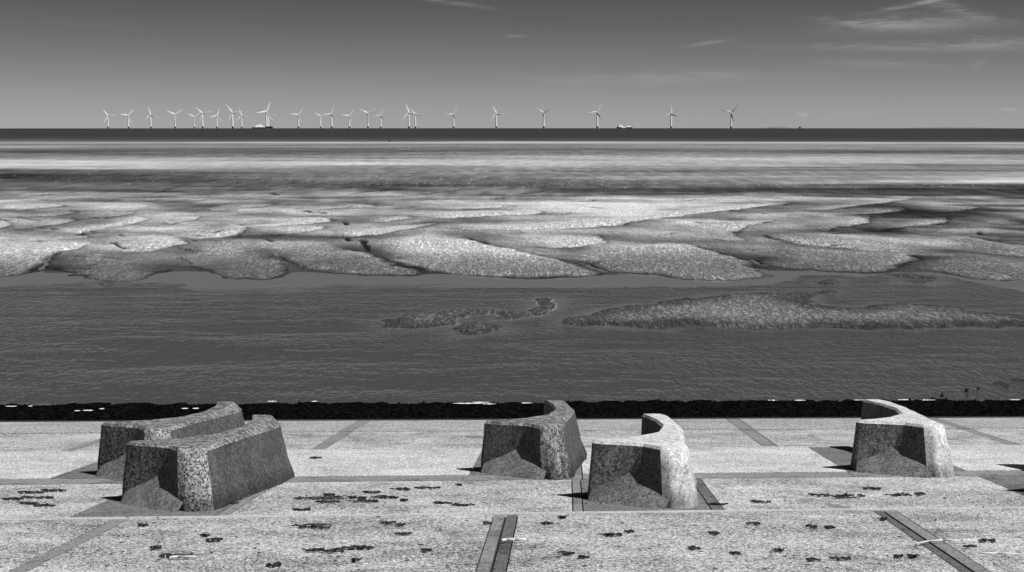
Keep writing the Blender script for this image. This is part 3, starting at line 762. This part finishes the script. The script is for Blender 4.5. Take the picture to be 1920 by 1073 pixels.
def hub_dist(px):
    lo, hi = 3000., 16000.
    for _ in range(50):
        d = (lo + hi) / 2
        h = (HUB - HW - d * d / (2 * RE)) / d * F + (240.5 - HOR)
        if h > px: lo = d
        else: hi = d
    return d
def revolve(bm, prof, seg=14):
    rings = [[bm.verts.new((r * math.cos(2 * math.pi * i / seg), r * math.sin(2 * math.pi * i / seg), z)) for i in range(seg)] for z, r in prof]
    for A, B in zip(rings[:-1], rings[1:]):
        for i in range(seg): bm.faces.new((A[i], A[(i + 1) % seg], B[(i + 1) % seg], B[i]))
    bm.faces.new(rings[0][::-1]); bm.faces.new(rings[-1])
def mk(fn):
    bm = bmesh.new(); fn(bm); me = D.meshes.new('m'); bm.to_mesh(me); bm.free(); return me
def f_found(bm):
    revolve(bm, [(-14, 4.2), (7, 4.2), (7.2, 5.6), (8.2, 5.6), (8.3, 4.2), (12, 4.2)])
    for k in range(10):
        a = k * .628; tube(bm, (4.6 * math.cos(a), 4.6 * math.sin(a), 8.2), (4.6 * math.cos(a), 4.6 * math.sin(a), 9.6), .08, .08, 4)
def f_tower(bm): revolve(bm, [(12, 4.8), (13, 4.7), (40, 4.4), (80.5, 3.4), (81.6, 3.3)], 18)
def f_nac(bm):
    rings = []
    for y, wd, h in ((-3.2, 1.2, 1.3), (-2.6, 1.9, 1.9), (2.5, 2.1, 2.1), (7.5, 2.0, 2.0), (9.5, 1.6, 1.5)):
        rings.append([bm.verts.new((wd * sx_ * (.8 if abs(k) else 1), y, h * sz)) for k, (sx_, sz) in enumerate([(-1, -1), (1, -1), (1.1, 0), (1, 1), (-1, 1), (-1.1, 0)])])
    for A, B in zip(rings[:-1], rings[1:]):
        for i in range(6): bm.faces.new((A[i], A[(i + 1) % 6], B[(i + 1) % 6], B[i]))
    bm.faces.new(rings[0][::-1]); bm.faces.new(rings[-1])
def f_hub(bm):
    revolve(bm, [(-1.6, 1.5), (0, 1.75), (1.2, 1.6), (2.2, 1.0), (2.7, .3)])
    bmesh.ops.rotate(bm, verts=bm.verts[:], cent=(0, 0, 0), matrix=Matrix.Rotation(math.pi / 2, 3, 'X'))
def f_blade(bm):
    prev = None
    for i, (s, ch, th, tw) in enumerate([(1.2, 2.1, 2.0, 0), (4, 2.4, 1.9, 8), (10, 4.6, 1.3, 14), (18, 4.2, .9, 9), (30, 3.2, .6, 5), (42, 2.3, .35, 2), (50, 1.5, .2, 0), (53.2, .5, .08, 0)]):
        c, sn = math.cos(math.radians(tw)), math.sin(math.radians(tw))
        ring = []
        for px, py in ((-.32, 0), (-.1, .5), (.3, .35), (.68, 0), (.3, -.25), (-.1, -.5)):
            x, y = px * ch * 2.1, py * th * 1.3
            ring.append(bm.verts.new((x * c - y * sn, x * sn + y * c, s)))
        if prev:
            for k in range(6): bm.faces.new((prev[k], prev[(k + 1) % 6], ring[(k + 1) % 6], ring[k]))
        else: bm.faces.new(ring[::-1])
        prev = ring
    bm.faces.new(prev)
TM = {k: mk(f) for k, f in (('foundation', f_found), ('tower', f_tower), ('nacelle', f_nac), ('hub', f_hub), ('blade', f_blade))}
for k, mm in (('foundation', 'dark_steel'), ('tower', 'white'), ('nacelle', 'white'), ('hub', 'white'), ('blade', 'white')):
    TM[k].materials.append(M[mm]); TM[k].polygons.foreach_set('use_smooth', [True] * len(TM[k].polygons)); TM[k].set_sharp_from_angle(angle=math.radians(40))
GT = 'offshore wind turbines along the horizon'
special = {0: 'white turbine at the end of the line farthest from the platform', 1: 'white turbine next to the end one farthest from the platform',
           2: 'white turbine alone, one blade nearly upright, two places from the line end', 6: 'small white turbine alone between two overlapping pairs before the long ship',
           11: 'white turbine standing alone just past the long dark ship', 14: 'small white turbine between the touching pair and the tall one with hanging blade',
           19: 'white turbine with one level blade standing alone past the crossing pair', 20: 'white turbine with raised left blade standing next to the lone Y-posed one', 3: 'white turbine, hanging blade over tower, standing apart before an overlapping pair', 5: 'nearer, taller white turbine of an overlapping pair before the long ship',
           4: 'smaller white turbine just behind the taller one of an overlapping pair', 7: 'taller white turbine close beside a smaller one before the long ship', 8: 'smaller white turbine close beside a taller one before the long ship',
           9: 'tallest white turbine rising in front of the long dark ship', 10: 'smaller white turbine hidden partly behind the tallest one at the long ship',
           12: 'small white turbine whose blade touches the blade of its taller neighbour', 13: 'taller white turbine whose blade touches the blade of its small neighbour',
           15: 'tall white turbine with one blade hanging down the tower beside a shorter turbine', 16: 'shorter white turbine standing just beside the tall one with hanging blade',
           17: 'taller white turbine of a closely overlapping pair with crossing blades', 18: 'shorter white turbine of a closely overlapping pair with crossing blades',
           21: 'lone white turbine with blades spread in a Y and one along the tower', 22: 'white turbine with raised slanting blade standing next to the two-humped ship',
           23: 'white turbine with one blade pointing straight up', 24: 'white turbine at the end of the line, nearest the faint platform'}
for i, (c, hb, bl) in enumerate(TUR):
    hu, hv = c(*hb); bu, bv = c(*bl)
    dist = hub_dist(240.5 - hv)
    x = (hu - 960) / F * dist; y = math.sqrt(max(dist * dist - x * x, 1)); k = dist / math.hypot((hu - 960) / F * dist, dist)
    x, y = (hu - 960) / F * dist, dist
    zb = WL - .35 - (x * x + y * y) / (2 * RE)
    rz = -math.atan2(x, y) + math.radians(-6 + 5 * math.sin(i * 2.3))
    o = empty('wind_turbine', (x, y, zb), rz)
    tilt = math.atan2(bu - hu, hv - bv)          # clockwise from straight up
    pose = math.degrees(tilt)
    lab = special.get(i)
    if not lab:
        if pose < -12: lab = 'white turbine standing alone with a raised blade leaning left'
        else: lab = 'white turbine standing alone with a raised blade leaning right'
    tag(o, lab, 'wind turbine', GT)
    link(D.objects.new('foundation', TM['foundation']), o); link(D.objects.new('tower', TM['tower']), o)
    nc = link(D.objects.new('nacelle', TM['nacelle']), o); nc.location = (0, 0, HUB)
    h = link(D.objects.new('hub', TM['hub']), o); h.location = (0, -4.2, HUB)
    for b in range(3):
        q = link(D.objects.new('blade', TM['blade']), o); q.location = (0, -4.2, HUB); q.rotation_euler = (0, tilt + b * 2 * math.pi / 3, 0)

# ------------------------------------------------------------------ ships, platform
def sea_pos(u, dist): x = (u - 960) / F * dist; return (x, dist, WL - .35 - (x * x + dist * dist) / (2 * RE))
def hull_part(name, L, B, H, mt, parent, rake=6.0, sheer=1.0):
    vs = []; fs = []; n = 14
    for i in range(n + 1):
        f = i / n; x = -L / 2 + L * f
        wdt = B / 2 * (1 - max(0, (f - .8) / .2) ** 2 * .92) * (1 - max(0, (.08 - f) / .08) * .25)
        zt = H + sheer * (max(0, f - .75) * 4) ** 2
        xr = rake * max(0, (f - .85) / .15)
        vs += [(x, -wdt * .85, -2), (x + xr, -wdt, zt), (x + xr, wdt, zt), (x, wdt * .85, -2)]
    for i in range(n):
        a, b = 4 * i, 4 * i + 4
        fs += [(a, b, b + 1, a + 1), (a + 1, b + 1, b + 2, a + 2), (a + 2, b + 2, b + 3, a + 3), (a + 3, b + 3, b, a)]
    fs += [(0, 1, 2, 3), (4 * n + 3, 4 * n + 2, 4 * n + 1, 4 * n)]
    return mesh_obj(name, vs, fs, mt, parent)
def boxes(name, lst, mt, parent):
    bm = bmesh.new()
    for b in lst: box(bm, *b)
    return bm_obj(name, bm, mt, parent)
d1 = 9200.
s1 = tag(empty('cargo_ship', sea_pos(495.5, d1), .55), 'long dark-hulled cargo ship with a white superstructure behind the turbines', 'ship')
pm = d1 / F                                          # metres per photo pixel
hull_part('hull', 34 * pm, 18, 7.0, M['hull'], s1)
boxes('deckhouse', [(-14 * pm, 5.5 * pm * .3, -8, 8, 7, 13), (-12 * pm, 0, -7.5, 7.5, 13, 19), (-9.5 * pm, -2.5 * pm, -7, 7, 19, 24)], M['ship_white'], s1)
boxes('bulwark', [(1.7 * pm, 7 * pm, -8.5, 8.5, 7, 10.5)], M['ship_white'], s1); boxes('bulwark', [(-15.5 * pm, -14 * pm, -7, 7, 7, 10)], M['ship_white'], s1)
boxes('window', [(-8 * pm, -5 * pm, -7.75, -7.55, 14.5, 16.5)], M['dark_steel'], s1)
boxes('hatch_cover', [(11 * pm, 13.8 * pm, -7, 7, 7.0, 14)], M['dark_steel'], s1)
bm = bmesh.new(); tube(bm, (15.4 * pm, 0, 7), (15.4 * pm, 0, 17), 1.8, 1.5, 8); tube(bm, (14.4 * pm, 0, 13), (16.4 * pm, 0, 13), .9, .9, 6); bm_obj('foremast', bm, M['dark_steel'], s1)
s1.scale = (1.15, 1, 1.1)
d2 = 9600.; pm = d2 / F
s2 = tag(empty('ferry', sea_pos(1169.5, d2), .55), 'ship with two white superstructure humps and a low waist in the middle', 'ship')
hull_part('hull', 28 * pm, 18, 3.5, M['mid_steel'], s2, 3, .4)
boxes('hull_plating', [(-14 * pm, -6.2 * pm, -9.2, 9.2, -1, 7.5), (1.2 * pm, 14.4 * pm, -9.3, 9.3, -1, 7.5)], M['hull'], s2)
bm = bmesh.new()
for x0, x1, z0, z1 in [(-13, -3.6, 7.5, 13), (-11.5, -4.6, 13, 17.5), (-10.5, -6, 17.5, 20), (-6, -1, 3.6, 8)]: box(bm, x0 * pm, x1 * pm, -8.2, 8.2, z0, z1)
bm_obj('superstructure', bm, M['ship_white'], s2)
bm = bmesh.new()
for x0, x1, z0, z1 in [(1, 12.4, 7.5, 11.5), (3, 11.2, 11.5, 14), (6.5, 9.5, 14, 17.5), (-1, 1.5, 3.6, 7)]: box(bm, x0 * pm, x1 * pm, -8.2, 8.2, z0, z1)
bm_obj('deckhouse', bm, M['ship_white'], s2)
bm = bmesh.new(); tube(bm, (-9.6 * pm, 0, 20), (-9.9 * pm, 0, 27), 1.4, .7, 8); bm_obj('funnel', bm, M['ship_white'], s2)
s2.scale = (1.15, 1, 1.1)
d3 = 13500.; pm = d3 / F
x3 = (1496.5 - 960) / F * d3; z3 = HC + (HOR - 243) / F * d3
pf = tag(empty('offshore_platform', (x3, d3, z3)), 'tiny dark offshore platform with a mast standing on the horizon', 'platform')
boxes('deck', [(-2.2 * pm, 2.4 * pm, -10, 10, 2.6 * pm, 3.8 * pm), (-2.0 * pm, -.3 * pm, -8, 8, 3.8 * pm, 5.4 * pm)], M['dark_steel'], pf)
for lx in (-1.6, 1.9):
    for ly in (-8, 8):
        bm = bmesh.new(); tube(bm, (lx * pm, ly, -10), (lx * pm, ly, 3 * pm), 1.6, 1.6, 6); bm_obj('leg', bm, M['dark_steel'], pf)
bm = bmesh.new(); tube(bm, (1.7 * pm, 0, 3.8 * pm), (1.9 * pm, 0, 7.0 * pm), 2.2, 1.2, 6); bm_obj('mast', bm, M['dark_steel'], pf)

# stranded buoy far out on the wet sand
bx, by = flat(730.5, 266.5); 
bz = float(Zs[np.argmin(abs(Yr - by)), np.argmin(abs(ta - bx / by))])
by_o = tag(empty('buoy', (bx, by, bz), .2), 'tiny dark buoy stranded far out on the wet sand near the sea', 'buoy')
bm = bmesh.new(); revolve(bm, [(-.1, .15), (.2, .28), (.7, .55), (1.0, .62), (1.15, .5), (1.2, .2)]); bm_obj('float', bm, M['dark_steel'], by_o)
bm = bmesh.new(); tube(bm, (0, 0, 1.15), (0, 0, 1.5), .08, .08, 6); bm_obj('lifting_eye', bm, M['dark_steel'], by_o)

# ------------------------------------------------------------------ stumps and weedy rock in the water at right
GS = 'rotten stumps in a line in the water'
for (u, v, hgt, lab) in [(1750, 750, .12, 'dark timber stump in the water right at the foot of the weedy slope'), (1767, 744, .17, 'second dark stump out from the weedy slope, standing in water'), (1813, 735, .15, 'third dark stump out from the weedy slope, standing in water'), (1835, 730, .08, 'low stump, farthest out from the weedy slope, nearest the weedy rock')]:
    x, y = flat(u, v, WL)
    bm = bmesh.new(); seg = 9; r0 = .065
    rings = []
    for k, z in enumerate((-.5, 0, hgt * .4, hgt * .8, hgt)):
        rings.append([bm.verts.new(((r0 * (1.4 - .5 * k / 4) + random.uniform(-.012, .012)) * math.cos(6.283 * i / seg), (r0 * (1.4 - .5 * k / 4) + random.uniform(-.012, .012)) * math.sin(6.283 * i / seg), z + (random.uniform(-.03, .03) if k == 4 else 0))) for i in range(seg)])
    for A, B in zip(rings[:-1], rings[1:]):
        for i in range(seg): bm.faces.new((A[i], A[(i + 1) % seg], B[(i + 1) % seg], B[i]))
    bm.faces.new(rings[-1])
    o = bm_obj('timber_stump', bm, M['weed']); o.location = (x, y, WL)
    tag(o, lab, 'stump', GS)
def lump(name, x, y, z, rx, ry, rz_, mt, seed, n=3, rough=.45):
    bm = bmesh.new(); bmesh.ops.create_icosphere(bm, subdivisions=n, radius=1.0)
    for v in bm.verts:
        k = 1 + rough * (float(fbm(np.array([v.co.x * 2 + seed * 7 + 20]), np.array([v.co.y * 2 + v.co.z * 1.7 + 30]), 4, seed)[0]) - .5) * 2
        v.co = Vector((v.co.x * rx * k, v.co.y * ry * k, v.co.z * rz_ * k))
    o = bm_obj(name, bm, mt, None, False); o.location = (x, y, z); return o
for i, (u, v, rx, lab) in enumerate([(1878, 720, .34, 'larger dark weed-covered rock breaking the water surface beyond the stumps'), (1910, 712, .22, 'smaller dark weedy rock beyond the larger one in the water'), ]):
    x, y = flat(u, v, WL); tag(lump('weedy_rock', x, y, WL - .02, rx, rx * 1.5, .06, M['weed'], 5 + i, 4, .8), lab, 'rock')

# ------------------------------------------------------------------ foam, and wet glints painted as white patches, along the foot of the slope
vs = []; fs = []
def patch(c, L, Wd, ax, dz, n=9):
    b = len(vs)
    up = []; dn = []
    for i in range(n):
        f = i / (n - 1) - .5
        wv_ = Wd * (1 - (2 * abs(f)) ** 2 * .8) * random.uniform(.4, 1.0)
        up.append((c[0] + f * L, c[1] + wv_ / 2 + ax * f * L, c[2] + dz)); dn.append((c[0] + f * L, c[1] - wv_ / 2 + ax * f * L, c[2] + dz))
    vs.extend(up + dn)
    for i in range(n - 1): fs.append((b + n + i, b + n + i + 1, b + i + 1, b + i))
for (u, v, lpx) in [(1622, 754.5, 36), (1735, 754.5, 44), (1695, 754, 20), (1903, 754, 18), (510, 757, 16), (590, 757, 10), (1448, 755, 14), (1500, 755, 18)]:
    x, y = flat(u, v, WL); patch((x, y, WL), lpx / F * y * 1.2, .22, .0, .10)
# a few on the slope itself, resting on its surface
Pf = P.reshape(-1, 3)
for (u, v, lpx) in [(345, 771, 14), (367, 771, 12), (880, 762, 60), (905, 760, 34), (920, 763, 26), (22, 768, 22), (55, 766, 8), (165, 776, 20), (192, 773, 10), (448, 774, 6), (145, 775, 12), (985, 761, 20)]:
    d = ray(u, v); k = Pf @ np.array([1, 0, 0])
    # nearest slope vertex along this viewing direction
    q = Pf - np.array([0, 0, HC]); tt = (q @ d) / (d @ d); off = np.linalg.norm(q - tt[:, None] * d, axis=1)
    p = Pf[np.argmin(off)]; patch((p[0], p[1], p[2]), lpx / F * p[1], .22, .0, .12)
kind(mesh_obj('foam_glint', vs, fs, M['foam_glint']), 'stuff', 'thin white lines of froth and painted glints at the foot of the slope')

# shell litter glinting on the dark band of sand
vs = []; fs = []
for i in range(650):
    if random.random() < .55: u = random.uniform(-60, 1150); v = random.gauss(330 + u * .014, 7)
    else: u = random.uniform(500, 1980); v = random.gauss(346 + (u - 900) * .003, 3.5)
    if v < 318 or v > 362: continue
    x, y = flat(u, v); zt = float(Zs[np.argmin(abs(Yr - y)), np.argmin(abs(ta - x / y))])
    s = random.choice((.05, .06, .08, .13)) * y / 300; b = len(vs)
    vs += [(x - s, y, zt), (x, y - s, zt - .01), (x + s, y, zt), (x, y + s, zt), (x, y, zt + s * .8)]
    fs += [(b, b + 1, b + 4), (b + 1, b + 2, b + 4), (b + 2, b + 3, b + 4), (b + 3, b, b + 4)]
kind(mesh_obj('shell_litter', vs, fs, M['shell']), 'stuff', 'white shell litter scattered over the dark band of sand')

# ------------------------------------------------------------------ dried seaweed and sticks lying on the apron
def weed_mesh(L, Wd, seed):
    """ragged clump: many crossed leathery fronds and stipes"""
    rnd = random.Random(seed); vs = []; fs = []
    n = int(8 + L * 16); m_ = max(4, int(L * 22))
    for i in range(m_ + 1):
        f = i / m_ - .5; wk = Wd * .12 * (1 - (2 * abs(f)) ** 2 * .85) * rnd.uniform(.25, 1.0) + .004; yo = (yo if i else 0) + rnd.gauss(0, .10) * Wd; wk *= rnd.choice((.15, .6, 1, 1.5))
        vs.extend([(f * L, yo - wk, .0), (f * L, yo, .012 + rnd.uniform(0, .02)), (f * L, yo + wk, .0)])
        if i: b = 3 * i; fs.extend([(b - 3, b, b + 1, b - 2), (b - 2, b + 1, b + 2, b - 1)])
    for i in range(n):
        cx = rnd.uniform(-.5, .5) * L; cy = rnd.gauss(0, .13) * Wd * (1 - abs(cx / L)); cz = rnd.uniform(.0, .012)
        an = rnd.gauss(0, .18); ln = rnd.uniform(.03, .11) * (1 + L * .2); wd = rnd.uniform(.006, .02)
        pts = 4; px, py, pz = cx, cy, cz; b = len(vs)
        for k in range(pts + 1):
            wk = wd * (1 - .6 * abs(k / pts - .4)); nx, ny = -math.sin(an), math.cos(an)
            vs.extend([(px - nx * wk, py - ny * wk, pz - .015), (px + nx * wk, py + ny * wk, pz - .015), (px, py, pz + .008 + rnd.uniform(0, .012))])
            px += math.cos(an) * ln / pts; py += math.sin(an) * ln / pts; an += rnd.gauss(0, .45); pz = max(0.0, pz + rnd.gauss(0, .005))
        for k in range(pts):
            o = b + 3 * k
            fs.extend([(o, o + 3, o + 5, o + 2), (o + 2, o + 5, o + 4, o + 1), (o + 1, o + 4, o + 3, o)])
    return vs, fs
SCR = [(596, 937, 94, 8), (665, 936, 34, 6), (695, 925, 32, 6), (751, 919, 40, 7), (800, 917, 50, 4), (719, 935, 50, 8), (757, 940, 16, 5), (615, 943, 50, 5), (680, 942, 56, 5), (825, 945, 28, 5), (866, 949, 40, 6), (613, 930, 20, 4), (858, 911, 10, 4),
       (60, 926, 60, 5), (100, 922, 50, 4), (68, 935, 60, 5), (82, 950, 40, 6), (20, 938, 40, 4), (50, 946, 30, 4),
       (325, 1046, 56, 12), (582, 991, 76, 8), (605, 1034, 76, 9), (668, 1030, 58, 11), (265, 987, 14, 6), (380, 1006, 10, 6), (397, 1016, 24, 7), (288, 1030, 13, 6), (508, 1062, 20, 6), (723, 983, 24, 7), (746, 987, 12, 4), (752, 1004, 26, 4), (665, 1053, 14, 7),
       (1141, 1005, 48, 6), (1178, 999, 16, 3), (1057, 1041, 28, 4), (1090, 1047, 14, 5), (1050, 972, 10, 4), (1020, 984, 14, 4), (910, 983, 10, 4), (1423, 943, 34, 5), (1565, 931, 100, 9), (1633, 919, 30, 8), (1680, 930, 50, 6), (1723, 928, 18, 9),
       (1408, 984, 22, 5), (1517, 990, 14, 5), (1553, 991, 20, 4), (1297, 1031, 16, 5), (1453, 1034, 14, 4), (1373, 1040, 14, 4), (1520, 1052, 18, 7), (1572, 1050, 36, 5), (1680, 1046, 12, 5), (1708, 1046, 14, 5), (1847, 1017, 28, 7), (1813, 1027, 20, 5), (1333, 1002, 14, 4), (1652, 976, 14, 4),
       (425, 946, 28, 3), (560, 958, 26, 3), (793, 1035, 10, 5), (588, 860, 16, 3), (1340, 948, 34, 3)]
GW = 'dried seaweed on the apron'
for i, (u, v, lp, hp) in enumerate(SCR):
    a, n = ground(u, v); dist = n
    L = lp / F * dist; Wd = max(.06, hp / F * dist / .16)
    vs, fs = weed_mesh(L, Wd * .8, 100 + i)
    nm, size = ('seaweed_trail', 'long trail') if L > .8 else (('seaweed_clump', 'clump') if L > .35 else ('seaweed_scrap', 'small scrap'))
    if v > 965:
        where = 'on the front slab ' + ('outside the single strip' if a < jA - .2 else 'between single and double strips' if a < jC else 'between the two double strips' if a < jD else 'past both double strips')
    else:
        where = 'on the ' + ('slab before the dark block pair' if u < 200 else 'slab between dark pair and bleached block' if u < 1075 else 'slab past the bleached block' if v > 900 else 'pale slab behind the grey band')
    if i < 3 or u in (1340, 425): pass
    lab = size + ' of black seaweed ' + where
    lab = lab.replace('the picture-edge block', 'the next dark plinth')
    vs = [(x, y, z - SL * y) for x, y, z in vs]
    o = mesh_obj(nm, vs, fs, M['weed']); o.location = apron_xyz(a, n, .022); o.rotation_euler = (0, 0, -TH)
    tag(o, lab, 'seaweed', GW + ', ' + size + 's ' + where)
# crumbs too many to count
vs = []; fs = []
for i in range(260):
    u = random.uniform(-80, 2000); v = random.choice((random.gauss(938, 10), random.uniform(968, 1073), random.uniform(975, 1100)))
    if 960 < v < 968: continue
    a, n = ground(u, v)
    w_, f_ = weed_mesh(random.uniform(.03, .12), random.uniform(.05, .2), 900 + i)
    kk = random.uniform(.25, .6); w_ = [(x * kk, y * kk, z * kk) for x, y, z in w_[:30]]; f_ = [f for f in f_ if max(f) < 30]
    p = np.array(apron_xyz(a, n, .02)); b = len(vs)
    vs += [(p[0] + x, p[1] + y, p[2] + z - SL * y) for x, y, z in w_]; fs += [tuple(b + k for k in f) for f in f_]
kind(mesh_obj('seaweed_crumbs', vs, fs, M['weed']), 'stuff', 'crumbs of dried seaweed strewn over the apron')
for pts, r, lab in [([(941, 1019), (950, 1017), (966, 1017), (986, 1017)], .025, 'short thick white stick lying across a joint strip'),
                    ([(1717, 1025), (1740, 1020), (1768, 1018), (1800, 1019), (1832, 1018)], .015, 'thin bent pale stick lying across a dark joint strip'),
                    ([(1834, 1042.5), (1870, 1043), (1908, 1044)], .013, 'thin straight white stick lying on the apron below the bent one'),
                    ([(318, 1051), (335, 1049), (368, 1050)], .018, 'pale stick caught under a clump of dark seaweed')]:
    bm = bmesh.new()
    Q = [Vector(apron_xyz(*ground(u, v), .045)) for u, v in pts]
    c = Q[0].copy()
    for p0, p1 in zip(Q[:-1], Q[1:]): tube(bm, p0 - c, p1 - c, r, r * .9, 7)
    o = bm_obj('driftwood_stick', bm, M['stick'], None, True); o.location = c
    tag(o, lab, 'stick')
